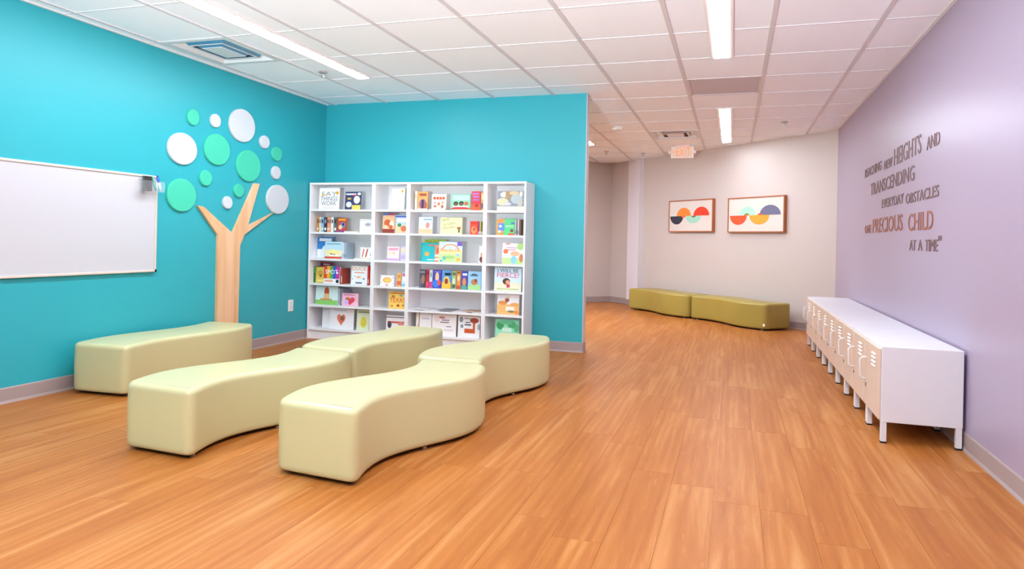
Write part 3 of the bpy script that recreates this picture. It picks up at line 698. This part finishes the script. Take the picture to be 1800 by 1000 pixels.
# ------------------------------------------------------------------ books
# (kind, shelf row, x left, x right, height, set back, cover colour, printed shapes, label)
BOOKS = [
    ('face', 0, -4.058, -3.824, 0.222, 0.000, 'f6f5f5', 't,SAY,.12,.62,.2,8a8590|t,THINGS,.08,.4,.2,5c5868|t,WORK,.12,.18,.2,7b6f78|r,.12,.64,.3,.72,e8c04a|c,.9,.76,.08,.075,d8a832|r,.2,.05,.8,.08,c9c6cc', 'square white picture book with grey title lettering and a gold seal'),
    ('face', 0, -3.754, -3.574, 0.181, 0.000, '3b3f66', 'r,.05,.82,.7,.9,f0f0f5|c,.75,.55,.2,.22,e9e6ea|c,.25,.28,.18,.16,dfe3ea|r,.45,0,1,.25,f2d060|c,.6,.8,.08,.06,e03a50|r,.15,.56,.38,.66,d9b24a|c,.9,.88,.12,.08,e4e4ee', 'dark navy picture book with white shapes and a yellow corner'),
    ('spine', 1, -4.073, -4.050, 0.151, 0.000, 'c9853f', 'r,.15,.12,.85,.3,e8dcc8|r,.2,.6,.8,.85,3a3038', 'narrow orange-brown spine in the row of upright books on the second shelf'),
    ('spine', 1, -4.046, -4.028, 0.151, 0.000, 'f0e6b8', 'r,.15,.12,.85,.3,e8dcc8|r,.2,.6,.8,.85,3a3038', 'narrow cream spine in the row of upright books on the second shelf'),
    ('spine', 1, -4.024, -3.994, 0.151, 0.000, '9db7d8', 'r,.15,.12,.85,.3,e8dcc8|r,.2,.6,.8,.85,3a3038', 'narrow pale blue spine in the row of upright books on the second shelf'),
    ('spine', 1, -3.990, -3.956, 0.150, 0.000, '2c3350', 'r,.15,.12,.85,.3,e8dcc8|r,.2,.6,.8,.85,7f95c0', 'narrow navy spine in the row of upright books on the second shelf'),
    ('spine', 1, -3.952, -3.931, 0.150, 0.000, 'f0a24a', 'r,.15,.12,.85,.3,e8dcc8|r,.2,.6,.8,.85,3a3038', 'narrow orange spine in the row of upright books on the second shelf'),
    ('spine', 1, -3.927, -3.910, 0.150, 0.000, 'eb9c98', 'r,.15,.12,.85,.3,e8dcc8|r,.2,.6,.8,.85,3a3038', 'narrow pink spine in the row of upright books on the second shelf'),
    ('spine', 1, -3.906, -3.880, 0.150, 0.000, 'f3f1ee', 'r,.15,.12,.85,.3,e8dcc8|r,.2,.6,.8,.85,3a3038', 'narrow white spine in the row of upright books on the second shelf'),
    ('spine', 1, -3.876, -3.842, 0.150, 0.000, '596b66', 'r,.15,.12,.85,.3,e8dcc8|r,.2,.6,.8,.85,3a3038', 'narrow dark grey-green spine in the row of upright books on the second shelf'),
    ('face', 1, -3.837, -3.732, 0.144, 0.000, 'c4462e', 'r,.1,.82,.9,.94,e8a23a|c,.6,.5,.28,.22,6f86b8|c,.35,.35,.2,.16,e9c9a0|r,.1,0,.9,.14,8a3f86|c,.65,.55,.12,.1,3a2c40', 'red-orange picture book with blue figure beside the upright spines'),
    ('flat', 1, -3.734, -3.587, 0.012, 0.000, 'd9dca0', '', 'thin pale green book lying flat on the second shelf'),
    ('face', 1, -3.579, -3.430, 0.134, 0.000, 'f1f0f2', 'r,.04,.9,.96,.93,c2c0c8|c,.65,.6,.3,.18,cfcbd2|c,.6,.6,.18,.1,a59ca8|r,.2,.2,.9,.24,d5d2da', 'wide white picture book with faint grey drawing on the second shelf'),
    ('face', 2, -4.113, -3.936, 0.218, 0.070, '2c86cc', 'r,.12,.8,.95,.94,f4f6fa|r,0,0,.55,.42,e8eef5|c,.62,.4,.3,.22,f3f0ee|c,.8,.42,.16,.13,c45a4a|r,0,.74,1,.77,1c5ea8', 'tall blue picture book with white title standing behind the sunset cover'),
    ('face', 2, -3.977, -3.776, 0.172, 0.000, 'bfe0ee', 'r,0,.18,1,.5,f6e6b0|r,.0,.0,1,.12,d8522e|c,.45,.42,.22,.14,f6ea9a|r,.25,.12,.85,.24,f7efe2|r,.32,.24,.45,.3,7a4a2c|r,.5,.22,.62,.27,9a5a34|r,.1,.84,.9,.9,7f9aac', 'wide sky-blue and yellow picture book with a red-orange foot band'),
    ('spine', 2, -3.769, -3.753, 0.166, 0.000, 'e6eaf0', 'r,.2,.1,.8,.3,8494b0', 'white spine right of the sky-blue cover'),
    ('spine', 2, -3.748, -3.732, 0.166, 0.000, 'a9bccd', 'r,.2,.1,.8,.3,56708c', 'grey-blue spine right of the sky-blue cover'),
    ('face', 2, -3.584, -3.425, 0.111, 0.030, 'f4f2f0', 'q,.1,.1,.3,.85,e06a50|q,.35,.1,.55,.85,c8402e|q,.7,.2,.85,.7,7d93c4', 'small white book with slanting red stripes on the third shelf'),
    ('flat', 2, -3.619, -3.422, 0.012, 0.000, 'f0e3c8', '', 'cream book lying flat in front of the red-striped white book'),
    ('face', 3, -4.090, -3.945, 0.213, 0.090, 'a3333e', 'r,.1,.82,.9,.95,3b3f66|r,.25,.86,.8,.92,e8b0a8', 'dark red picture book leaning at the back behind the yellow cover'),
    ('spine', 3, -4.113, -4.094, 0.170, 0.020, '3f8f4a', 'r,.2,.1,.8,.6,1f2a24', 'green spine leaning left of the yellow cover on the fourth shelf'),
    ('face', 3, -4.100, -3.988, 0.164, 0.030, 'e3c45a', 'c,.5,.6,.3,.2,c9a23c|c,.55,.45,.12,.1,8a6a2c|r,.2,.1,.8,.2,f2e3a4', 'mustard yellow picture book left of the rainbow cover'),
    ('face', 3, -3.985, -3.799, 0.178, 0.000, 'f3f1f2', 'r,0,.28,.2,1,e2452c|r,.2,.28,.4,1,efb02c|r,.4,.28,.58,1,5fae48|r,.58,.28,.78,1,3a5ec4|r,.78,.28,1,1,c2359a|t,SPOT,.1,.55,.24,ffffff|c,.86,.62,.06,.06,f4f4f4|c,.88,.14,.1,.1,2c2c34|r,.08,.1,.6,.2,e8a07a', 'rainbow-striped picture book with white title on the fourth shelf'),
    ('spine', 3, -3.785, -3.763, 0.159, 0.000, 'b2453c', 'r,.2,.1,.8,.5,e0c0a0', 'brick red spine right of the rainbow cover'),
    ('face', 3, -3.668, -3.484, 0.189, 0.000, 'eef1f4', 't,DUCK,.05,.76,.2,ea9a3c|r,.2,.62,.8,.66,e07a5a|c,.48,.4,.14,.06,efb27a|c,.1,.3,.03,.03,8a93a8|c,.25,.45,.03,.03,8a93a8|c,.8,.32,.06,.05,7a8498|r,.3,.06,.7,.14,5a6378', 'white picture book with orange title beside a red spine'),
    ('spine', 3, -3.478, -3.459, 0.195, 0.000, 'd2302c', 'r,.2,.1,.8,.3,f0b0a0', 'bright red spine at the right end of the fourth shelf'),
    ('face', 4, -4.075, -3.815, 0.188, 0.000, 'd9efec', 'r,0,0,1,.26,8cc768|c,.5,.7,.11,.26,c8502e|c,.5,.42,.14,.2,e0c08c|r,.22,.24,.74,.34,c79a5e|r,.66,.3,.68,.95,f2f8f8|r,.8,.3,.82,.95,f2f8f8', 'wide mint and grass-green picture book with a tan central figure'),
    ('spine', 4, -3.807, -3.788, 0.171, 0.000, 'b4b9c6', 'r,.2,.1,.8,.3,8a90a0', 'lilac-grey spine beside the grass-green cover'),
    ('spine', 4, -3.782, -3.760, 0.170, 0.010, '8b90a2', 'r,.2,.1,.8,.3,c0c4d0', 'darker grey spine beside the pink heart cover'),
    ('face', 4, -3.764, -3.581, 0.127, 0.000, 'f6bcd0', 'h,.5,.42,.3,.34,df4258|r,.1,.84,.8,.9,d06a8c|c,.3,.3,.12,.22,c9b4e4|c,.4,.55,.18,.08,c0703c', 'pink picture book with a red heart on the fifth shelf'),
    ('face', 5, -4.023, -3.903, 0.209, 0.050, 'f3f1f4', 'r,.1,.85,.9,.9,d8d6de', 'plain white picture book half hidden behind the orange heart cover'),
    ('face', 5, -3.903, -3.628, 0.209, 0.000, 'f2f0f3', 'h,.48,.48,.18,.3,df7a5c|c,.52,.52,.08,.12,8a5a48|r,.2,.88,.7,.92,c9c8d2', 'large white picture book with an orange heart on the bottom shelf'),
    ('face', 5, -3.594, -3.439, 0.209, 0.000, 'dfe5c4', 'c,.5,.4,.22,.26,e0cf48|c,.42,.3,.02,.02,3a3a2a|c,.55,.3,.02,.02,3a3a2a|r,.1,.84,.9,.92,9aa888|r,.92,0,1,1,b49a6c', 'pale green picture book with a yellow pear on the bottom shelf'),
    ('face', 0, -3.231, -3.091, 0.212, 0.000, 'f8f7f8', 'c,.82,.88,.1,.07,d9a63a|c,.6,.38,.05,.02,8a8890|r,.2,.14,.5,.16,b9b6be|r,.1,.8,.6,.82,dcdae0', 'plain white picture book with a gold seal, narrow top shelf'),
    ('face', 1, -3.325, -3.191, 0.200, 0.000, 'e8b98c', 'r,0,0,1,.2,8f3a30|c,.4,.5,.28,.18,c9603a|c,.75,.45,.18,.16,f3dcc0|r,0,.88,1,1,5878c0|r,.45,.9,.95,.98,d03a40|c,.3,.3,.14,.1,f0cba8|c,.7,.3,.16,.1,d05a3c', 'peach and brick-red picture book with blue top band'),
    ('face', 1, -3.185, -3.051, 0.180, 0.000, 'b9cdea', 'r,0,.0,1,.45,d9c2a0|r,0,.88,1,.96,4a5cc0|r,.15,.62,.95,.8,f2f0f4|c,.35,.45,.16,.1,4f8a50|c,.7,.25,.24,.16,d3704a|c,.3,.18,.2,.14,eec39a', 'pale blue picture book with red and green art at the divider'),
    ('face', 2, -3.267, -3.133, 0.138, 0.000, 'f3dde4', 'r,.1,.72,.9,.9,e8a0b4|c,.25,.5,.1,.1,f0d890|c,.55,.52,.1,.1,e6c69a|r,0,0,1,.14,cfa6d8', 'pale pink picture book with lilac foot band'),
    ('face', 2, -3.126, -3.059, 0.139, 0.010, 'd9cbe6', 'c,.4,.75,.3,.14,efe0a0|r,.1,.1,.9,.4,c3b0d8', 'narrow lilac picture book beside the pale pink one'),
    ('face', 3, -3.336, -3.186, 0.106, 0.000, 'fbf6ef', 'c,.5,.55,.34,.28,f2b07a|c,.55,.55,.2,.16,e9d05c|c,.05,.85,.03,.04,4a4048|c,.08,.3,.03,.04,4a4048|c,.92,.25,.03,.04,4a4048|c,.9,.8,.03,.04,c85a50|c,.5,.1,.12,.06,e07a6a', 'small white landscape book with orange and yellow art'),
    ('face', 3, -3.153, -3.110, 0.133, 0.000, 'f0b45c', 'r,0,.1,1,.4,e4643c|c,.5,.75,.3,.14,d98a3c', 'narrow orange book on the narrow fourth shelf'),
    ('face', 3, -3.105, -3.042, 0.137, 0.010, 'dbe6f2', 'c,.3,.85,.25,.12,e66a8c|r,.1,.4,.9,.65,f4f6fa|c,.75,.14,.25,.14,e88a98|r,0,.04,.5,.2,7cc4e4', 'small pale blue book with pink spots on the narrow fourth shelf'),
    ('face', 4, -3.239, -3.049, 0.165, 0.000, 'f2c860', 't,TEXAS,.06,.36,.28,d8342a|c,.25,.72,.1,.07,b07a3c|c,.7,.78,.1,.06,7fa4a0|c,.55,.18,.09,.08,a8552c|r,.06,.88,.94,.94,c8642c|c,.2,.15,.08,.06,c98c3c|c,.85,.2,.08,.08,d08a3a', 'golden yellow picture book with big red title'),
    ('face', 5, -3.271, -3.042, 0.169, 0.000, 'efeaea', 'r,0,.86,1,.92,8a8088|r,.1,.55,.9,.66,c9584a|c,.2,.45,.1,.2,4a4650|c,.75,.45,.14,.2,d98a80|r,0,0,.03,1,5a5058', 'white picture book with red and black drawing, narrow bottom shelf'),
    ('spine', 0, -2.981, -2.950, 0.185, 0.000, 'efe6cf', 'r,.0,.0,.2,1,4a4648|r,.3,.6,.8,.85,c9b48c', 'cream spine at the left end of the top shelf'),
    ('face', 0, -2.946, -2.839, 0.181, 0.000, 'e6a25e', 'c,.5,.32,.35,.28,8a5a80|r,.15,.76,.85,.9,a8482c|r,.4,.1,.6,.55,3a2c40|c,.8,.25,.14,.2,b85a40|r,0,0,1,.08,e9e4ef', 'orange picture book with purple figure, left on the top shelf'),
    ('face', 0, -2.797, -2.645, 0.142, 0.000, 'f7f0dc', 'r,.1,.64,.3,.82,d8502c|r,.33,.64,.5,.82,d8502c|r,.53,.64,.7,.82,d8502c|r,.73,.64,.9,.82,d8502c|c,.22,.42,.1,.09,c8a0b4|c,.5,.34,.1,.12,d07a4c|c,.76,.42,.1,.09,c9a080|c,.25,.18,.12,.09,d0765c|c,.75,.16,.1,.12,b86a4c', 'cream picture book with red title and small figures, resting on a flat grey book'),
    ('flat', 0, -2.806, -2.636, 0.012, 0.000, '9aa7ac', '', 'thin grey book lying flat under the cream cover'),
    ('face', 0, -2.593, -2.396, 0.154, 0.000, '82d6a4', 'r,.08,.62,.95,.94,b8ead0|c,.25,.42,.13,.13,3a2420|c,.54,.44,.13,.13,3a2420|c,.8,.42,.12,.13,b8684a|c,.25,.36,.09,.1,7a4a34|c,.54,.37,.09,.1,7a4a34|r,.0,.06,1,.15,d02c34|c,.5,.14,.42,.07,d02c34|r,.1,.2,.9,.27,e9e2dc', 'mint green picture book with three round heads above a red band'),
    ('face', 0, -2.387, -2.293, 0.183, 0.000, 'd0303c', 'r,.1,.82,.8,.92,b070b8|r,.15,.66,.85,.76,b070b8|r,.15,.5,.85,.6,a868b0|r,0,0,1,.32,e8582c|c,.6,.25,.2,.08,9a2430', 'red picture book with purple title bars on the top shelf'),
    ('spine', 0, -2.285, -2.260, 0.172, 0.000, 'c9a15c', 'r,.1,.1,.9,.4,7a4a60|r,.2,.6,.8,.9,e6cf9c', 'golden tan spine beside the red cover'),
    ('face', 1, -2.930, -2.783, 0.165, 0.000, 'd3e0f0', 'r,0,0,1,.28,f0bd94|r,0,.28,1,.42,ecd8cc|c,.65,.5,.14,.18,e08a84|r,.35,.8,.95,.88,93a8cc', 'pale blue picture book fading to orange, second shelf'),
    ('face', 1, -2.701, -2.475, 0.160, 0.000, 'f4edac', 'T,How,.1,.74,.15,5a5a3c,12|T,to Catch,.14,.5,.15,5a5a3c,12|T,a Reindeer,.1,.28,.13,5a5a3c,12|c,.86,.38,.1,.06,b8342c|r,.82,.1,.92,.36,6a7450', 'pale yellow picture book with handwritten title'),
    ('face', 1, -2.394, -2.312, 0.127, 0.000, 'e2402c', 'c,.5,.35,.36,.3,e98a5c|c,.55,.42,.18,.16,c05a34|r,0,.82,1,1,e8301f', 'red picture book with orange round shape, second shelf'),
    ('spine', 1, -2.308, -2.298, 0.126, 0.000, '8a3f8c', 'r,.1,.05,.9,.25,e8e8e8', 'thin purple spine at the right end of the second shelf, wide bookcase'),
    ('spine', 1, -2.294, -2.283, 0.126, 0.000, 'e2c34e', 'r,.1,.05,.9,.25,e8e8e8', 'thin yellow spine at the right end of the second shelf, wide bookcase'),
    ('spine', 1, -2.278, -2.269, 0.126, 0.000, '4f7c58', 'r,.1,.05,.9,.25,e8e8e8', 'thin green spine at the right end of the second shelf, wide bookcase'),
    ('spine', 1, -2.266, -2.257, 0.125, 0.000, 'd23c34', 'r,.1,.05,.9,.25,e8e8e8', 'thin red spine at the right end of the second shelf, wide bookcase'),
    ('face', 2, -2.901, -2.670, 0.217, 0.060, 'b4cf5c', 't,Pete the Cat,.1,.84,.12,8a4a24|r,.1,.2,.9,.6,a0bf48', 'tall lime green picture book standing behind the teal cover'),
    ('face', 2, -2.918, -2.727, 0.184, 0.030, '2fb4b8', 'c,.35,.4,.13,.12,efa64a|r,.38,.08,.78,.12,f0f0f0|r,.45,.82,.75,.9,e07a5c|r,0,0,.06,1,1f9aa4', 'teal picture book with an orange dot on the third shelf'),
    ('face', 2, -2.758, -2.710, 0.165, 0.012, 'ee8f6c', 'r,0,.3,1,.42,f4efe9|r,0,.1,1,.2,f4efe9|r,.3,.5,.9,.8,d9604a', 'narrow orange and white striped book between teal and rainbow-arc covers'),
    ('face', 2, -2.708, -2.465, 0.198, -0.010, 'cfe0ee', 'r,0,0,1,.5,c8e29a|r,0,.38,1,.62,f3e3a0|a,.5,.62,.36,.26,ee8a4a|t,Pete the Cat,.08,.52,.14,d9682c|r,.78,.8,1,1,7a58b8|c,.85,.14,.1,.1,f0b060|c,.25,.2,.08,.1,6fb4a4|c,.12,.06,.06,.06,58b0dc|c,.82,.36,.08,.06,9acbe4|c,.5,.24,.2,.08,a8cc7c', 'rainbow-arc picture book with yellow and green cover, purple corner'),
    ('face', 2, -2.304, -2.250, 0.163, 0.020, 'efe4e0', 'c,.6,.22,.5,.2,7a3c30|c,.6,.48,.34,.14,d9a08c|r,.8,.75,1,1,5a2c34', 'narrow book with brown cupcake-like shape beside the divider'),
    ('face', 3, -2.912, -2.847, 0.177, 0.000, '4f4a58', 'c,.6,.45,.3,.25,a0785c|r,.1,.8,.9,.92,8c8898|r,.1,.05,.4,.5,706a7c', 'dark grey picture book in the crowded row on the fourth shelf'),
    ('face', 3, -2.843, -2.810, 0.176, 0.000, 'b8283c', 'c,.5,.2,.4,.15,e05060|r,.1,.7,.9,.9,8c1c2c', 'crimson picture book in the crowded row on the fourth shelf'),
    ('face', 3, -2.805, -2.774, 0.175, 0.000, 'c8dcd8', 'r,0,0,1,.35,c83c90|r,.2,.6,.8,.85,7fa09c', 'pale mint and magenta picture book in the crowded row on the fourth shelf'),
    ('face', 3, -2.770, -2.678, 0.177, 0.000, '4a3ca0', 'c,.5,.6,.22,.3,e8c89c|c,.4,.25,.4,.2,3f7ae0|c,.75,.3,.2,.14,e0503c|r,.1,.86,.9,.94,7f6cd0', 'purple picture book in the crowded row on the fourth shelf'),
    ('face', 3, -2.674, -2.578, 0.176, 0.000, '5a9ad8', 'r,0,0,1,.35,e9b83c|c,.5,.42,.34,.26,e8c860|c,.5,.4,.2,.16,9a3c2c|r,.3,.72,.95,.86,14202c', 'blue and yellow picture book in the crowded row on the fourth shelf'),
    ('face', 3, -2.572, -2.525, 0.174, 0.000, 'a4b47c', 'c,.5,.4,.3,.2,dfe0cc|r,.1,.75,.9,.9,5f7040|c,.5,.15,.4,.12,4a5c44', 'sage green picture book in the crowded row on the fourth shelf'),
    ('face', 3, -2.519, -2.480, 0.173, 0.000, 'ea9440', 'r,.1,.0,.9,.2,c83c34|c,.5,.6,.3,.16,f4d8a0|r,.1,.86,.9,.95,8c4a20', 'orange picture book in the crowded row on the fourth shelf'),
    ('face', 3, -2.474, -2.409, 0.174, 0.000, '4a4cb0', 'r,.2,.76,.95,.88,e8e8f8|c,.5,.4,.3,.24,d98a50|r,0,0,1,.2,4f9a8c', 'indigo picture book in the crowded row on the fourth shelf'),
    ('face', 3, -2.403, -2.258, 0.176, 0.000, '9cc8e8', 'r,0,0,1,.28,a8d48c|c,.45,.42,.24,.16,c07a50|c,.55,.5,.1,.1,8a4c34|r,.15,.74,.7,.79,20303c|r,.25,.81,.6,.86,20303c|r,.9,.0,1,1,7cb0d8', 'wide sky blue picture book in the crowded row on the fourth shelf'),
    ('flat', 4, -2.965, -2.805, 0.006, 0.000, 'e4dfe4', '', 'leftmost pale grey thin magazine lying flat on the otherwise empty shelf'),
    ('flat', 4, -2.834, -2.681, 0.006, 0.001, 'cfcad4', '', 'second lilac-grey thin magazine lying flat on the otherwise empty shelf'),
    ('flat', 4, -2.700, -2.548, 0.006, 0.002, '6f6a70', '', 'dark grey thin magazine lying flat on the otherwise empty shelf'),
    ('flat', 4, -2.567, -2.408, 0.006, 0.003, 'dcd6dc', '', 'fourth pale thin magazine lying flat on the otherwise empty shelf'),
    ('flat', 4, -2.454, -2.325, 0.006, 0.004, 'c49a80', '', 'tan thin magazine lying flat on the otherwise empty shelf'),
    ('flat', 4, -2.352, -2.249, 0.006, 0.005, 'e2d8d0', '', 'rightmost cream thin magazine lying flat on the otherwise empty shelf'),
    ('face', 5, -2.940, -2.909, 0.209, 0.000, 'eee4d8', 'r,.6,.0,1,.5,e0b890', 'cream edge of a book at the left of the wide bottom shelf'),
    ('face', 5, -2.902, -2.775, 0.209, 0.000, 'f4f1f2', 'r,.2,.72,.85,.78,cdc8d4', 'white picture book with faint lilac title, wide bottom shelf'),
    ('face', 5, -2.768, -2.515, 0.209, 0.000, 'f5efee', 'c,.4,.84,.14,.06,cf8a7c|r,.4,.7,.72,.75,8a7f88|r,.34,.6,.7,.65,8a7f88|r,.6,.42,.8,.46,8a7f88|c,.2,.75,.12,.14,f0ddd8|r,.5,.26,.9,.3,d8ccc8', 'white picture book with dark handwriting and a pink smudge, wide bottom shelf'),
    ('face', 5, -2.497, -2.272, 0.209, 0.000, 'f2f0ef', 'c,.14,.8,.09,.13,8a98a0|c,.18,.5,.07,.09,8a98a0|r,.3,.2,.78,.4,c8582c|r,.68,.4,.78,.75,c8642c|c,.74,.78,.2,.12,a04a34|c,.95,.5,.06,.14,9aa8b0|r,.3,.55,.6,.6,3a3438|r,.34,.66,.56,.7,3a3438|r,.28,.84,.6,.88,8a8088', 'white picture book with reddish-brown animal and grey spoons, wide bottom shelf'),
    ('spine', 5, -2.265, -2.250, 0.209, 0.000, 'c83c34', 'r,.1,0,.9,.3,4f8a4c|r,.1,.5,.9,.6,f0dcc8', 'red and green spine at the right of the wide bottom shelf'),
    ('face', 0, -2.125, -1.859, 0.183, 0.000, '8a8c94', 'r,0,0,1,.22,e3dcc0|c,.25,.82,.14,.14,f0eef2|r,.3,.6,.5,1,a8875c|c,.72,.6,.22,.25,aab4b8|c,.62,.9,.18,.1,c9b48c|c,.2,.45,.22,.2,c9c4a0|c,.38,.34,.14,.08,c4c0e0|c,.88,.85,.06,.14,d8d0c4|c,.85,.4,.1,.2,b8b4ac', 'wide grey and cream picture book with soft animal shapes, right end top shelf'),
    ('face', 1, -2.128, -1.948, 0.152, 0.000, '54c47c', 'r,0,0,.44,1,e09450|r,.1,.26,.44,.74,5a86c8|c,.22,.55,.08,.08,f0f4f8|c,.18,.22,.08,.08,f0f4f8|r,.8,.7,.98,.8,4a6aa8|c,.86,.28,.09,.1,7a4030|r,.66,.0,1,.12,e8502c|r,.5,.5,.95,.6,9ee0a8|r,.1,.1,.5,.14,3fae64', 'green, orange and blue picture book at the right end'),
    ('spine', 1, -1.943, -1.932, 0.149, 0.000, 'c4c4c8', 'r,.2,.1,.8,.3,60606c', 'thin light grey spine at the far right of the second shelf'),
    ('spine', 1, -1.928, -1.919, 0.149, 0.000, '8c8c94', 'r,.2,.1,.8,.3,60606c', 'thin mid grey spine at the far right of the second shelf'),
    ('spine', 1, -1.915, -1.906, 0.149, 0.000, 'eceae8', 'r,.2,.1,.8,.3,60606c', 'thin white spine at the far right of the second shelf'),
    ('spine', 1, -1.902, -1.889, 0.149, 0.000, '8a6450', 'r,.2,.1,.8,.3,60606c', 'thin brown spine at the far right of the second shelf'),
    ('face', 2, -2.064, -1.856, 0.197, 0.000, 'f3eff3', 'r,0,0,1,.3,bfe08c|c,.85,.85,.16,.18,a8d47c|c,.16,.6,.12,.12,e07a4a|c,.6,.5,.22,.12,eab088|c,.55,.2,.14,.2,8cc4e4|c,.9,.3,.1,.2,c87a50|r,.2,.76,.7,.8,c88ca0|r,.25,.66,.65,.7,c88ca0|r,.15,.94,.35,.98,d05040', 'white and light green picture book with orange blossoms, third shelf right end'),
    ('face', 3, -2.138, -1.871, 0.220, 0.000, 'cfe4f4', 'r,0,0,1,.36,e6e0c4|r,.1,.06,.9,.12,b9c08c|t,I WILL BE,.12,.8,.15,2c3440|t,FIERCE!,.1,.58,.2,d83c58|c,.45,.42,.14,.14,5a2c24|c,.5,.38,.08,.1,e0a080|r,.46,.16,.58,.3,d03c58', 'pale blue picture book titled in dark and red capitals'),
    ('face', 4, -2.104, -1.889, 0.188, 0.000, 'f4f2f6', 'r,0,0,1,.5,efb46c|c,.25,.58,.22,.1,e3954c|c,.8,.5,.22,.1,e8a860|c,.45,.72,.1,.1,a0583c|r,.4,.2,.8,.4,f4ead8|c,.65,.16,.16,.06,8c7a54|c,.9,.12,.1,.1,e88c3c|c,.5,.84,.08,.05,e6c8a0', 'white and orange picture book with desert shapes'),
    ('face', 5, -2.118, -1.887, 0.192, 0.000, '8edcb8', 'c,.2,.7,.16,.2,3f9c5c|c,.7,.75,.18,.18,4fa86c|c,.9,.6,.1,.2,58b478|r,.3,.4,.7,.6,c8ecd8|c,.45,.85,.3,.1,6cc490', 'mint picture book with green foliage on the narrow bottom shelf'),
]
def print_mesh(ops, w, h, y, want):
    bm = bmesh.new(); mats = []
    def face(pts, c, yy):
        m = mat(c, 0.4, 0.4)
        if m not in mats: mats.append(m)
        try:
            f = bm.faces.new([bm.verts.new((min(max(p[0], 0.004), 0.996) * w, yy, min(max(p[1], 0.004), 0.996) * h)) for p in pts])
            f.material_index = mats.index(m)
        except ValueError: pass
    for k, op in enumerate(ops.split('|')):
        a = op.split(',')
        if (a[0] in 'tT') != want: continue
        yy = y - 0.0003 * (k + 1)
        if a[0] == 'r':
            x0, z0, x1, z1 = map(float, a[1:5]); face([(x0, z0), (x1, z0), (x1, z1), (x0, z1)], a[5], yy)
        elif a[0] == 'q':
            x0, z0, x1, z1 = map(float, a[1:5]); face([(x0, z0), (x0 + 0.09, z0), (x1, z1), (x1 - 0.09, z1)], a[5], yy)
        elif a[0] == 'c':
            cx, cz, rx, rz_ = map(float, a[1:5]); face(disc_pts(cx, cz, rx, rz_, 16), a[5], yy)
        elif a[0] == 'h':
            cx, cz, rx, rz_ = map(float, a[1:5])
            pts = []
            for i in range(24):
                t = 2 * math.pi * i / 24
                pts.append((cx + rx * math.sin(t) ** 3, cz + rz_ * (13 * math.cos(t) - 5 * math.cos(2 * t) - 2 * math.cos(3 * t) - math.cos(4 * t)) / 15))
            face(pts, a[5], yy)
        elif a[0] == 'a':
            cx, cz, rx, rz_ = map(float, a[1:5])
            o_ = disc_pts(cx, cz, rx, rz_, 14, 0, math.pi); i_ = disc_pts(cx, cz, rx * 0.85, rz_ * 0.82, 14, 0, math.pi)
            for q in range(14): face([o_[q], o_[q + 1], i_[q + 1], i_[q]], a[5], yy)
        elif a[0] in 'tT':
            s, x0, z0, hh, c = a[1], float(a[2]), float(a[3]), float(a[4]), a[5]
            vs, fs, asp = text_polys(s)
            ww = 1 - 2 * x0
            if a[0] == 'T': ww = min(0.75, hh * h * asp / w)
            sl = 0.12 if a[0] == 'T' else 0.0
            for f in fs: face([(x0 + ww * vs[i][0], z0 + hh * vs[i][1] + sl * vs[i][0]) for i in f], c, yy)
    me = mesh('cover_print', bm, mats or [M_WHITE], recalc=False)
    return me
M_PAGE = mat('efe9dc', 0.8, 0.2, name='page_block')
random.seed(11)
for n, (kind, row, xa, xb, h, dy, colr, ops, lab) in enumerate(BOOKS):
    zb = SHELF[row]
    c = mat(colr, 0.38, 0.45)
    w = xb - xa
    if 'resting on' in lab or 'slanting red' in lab: zb += 0.0125
    if kind == 'face':
        t = 0.011 if w > 0.05 else 0.009
        th = math.radians(3.5)
        r = empty('picture_book', (xa + 0.0006, 6.19 + dy, zb + t * math.sin(th) + 0.0004))
        r.rotation_euler = (-th, 0, 0)
        w -= 0.0012
        bm = bmesh.new(); box(bm, 0, 0, 0, w, 0.002, h); box(bm, 0, t - 0.002, 0, w, t, h); box(bm, 0, 0.002, 0, 0.002, t - 0.002, h)
        obj('cover', bm, c, r)
        bm = bmesh.new(); box(bm, 0.002, 0.0022, 0.003, w - 0.003, t - 0.0022, h - 0.003); obj('page_block', bm, M_PAGE, r)
        place('cover_print', print_mesh(ops, w, h, 0, False), r)
        if 't,' in ops or 'T,' in ops: place('title_print', print_mesh(ops, w, h, 0, True), r)
        cat = 'book'
    elif kind == 'spine':
        D = 0.15
        r = empty('picture_book', (xa + 0.0006, 6.19 + dy, zb + 0.0003))
        w -= 0.0012
        bm = bmesh.new(); box(bm, 0, 0, 0, 0.0015, D, h); box(bm, w - 0.0015, 0, 0, w, D, h); box(bm, 0.0015, 0, 0, w - 0.0015, 0.002, h)
        obj('cover', bm, c, r)
        bm = bmesh.new(); box(bm, 0.0017, 0.0022, 0.003, w - 0.0017, D - 0.004, h - 0.003); obj('page_block', bm, M_PAGE, r)
        place('spine_print', print_mesh(ops, w, h, 0, False), r)
        cat = 'book'
    else:
        D = 0.20
        lay = 0.0
        mag = 'magazine' in lab
        if mag: lay = 0.0066 * (n % 2)
        r = empty('magazine' if mag else 'picture_book', (xa, 6.155 + dy * (6 if mag else 1), zb + 0.0003 + lay))
        bm = bmesh.new(); box(bm, 0, 0, 0, w, D, 0.0012); box(bm, 0, 0, h - 0.0012, w, D, h); box(bm, 0, 0, 0.0012, 0.0012, D, h - 0.0012)
        obj('cover', bm, c, r)
        bm = bmesh.new(); box(bm, 0.0014, 0.002, 0.0013, w - 0.002, D - 0.002, h - 0.0013); obj('page_block', bm, M_PAGE, r)
        cat = 'magazine' if mag else 'book'
    tag(r, lab, cat, 'picture books on the white bookcases' if cat == 'book' else 'magazines lying on the fifth shelf')
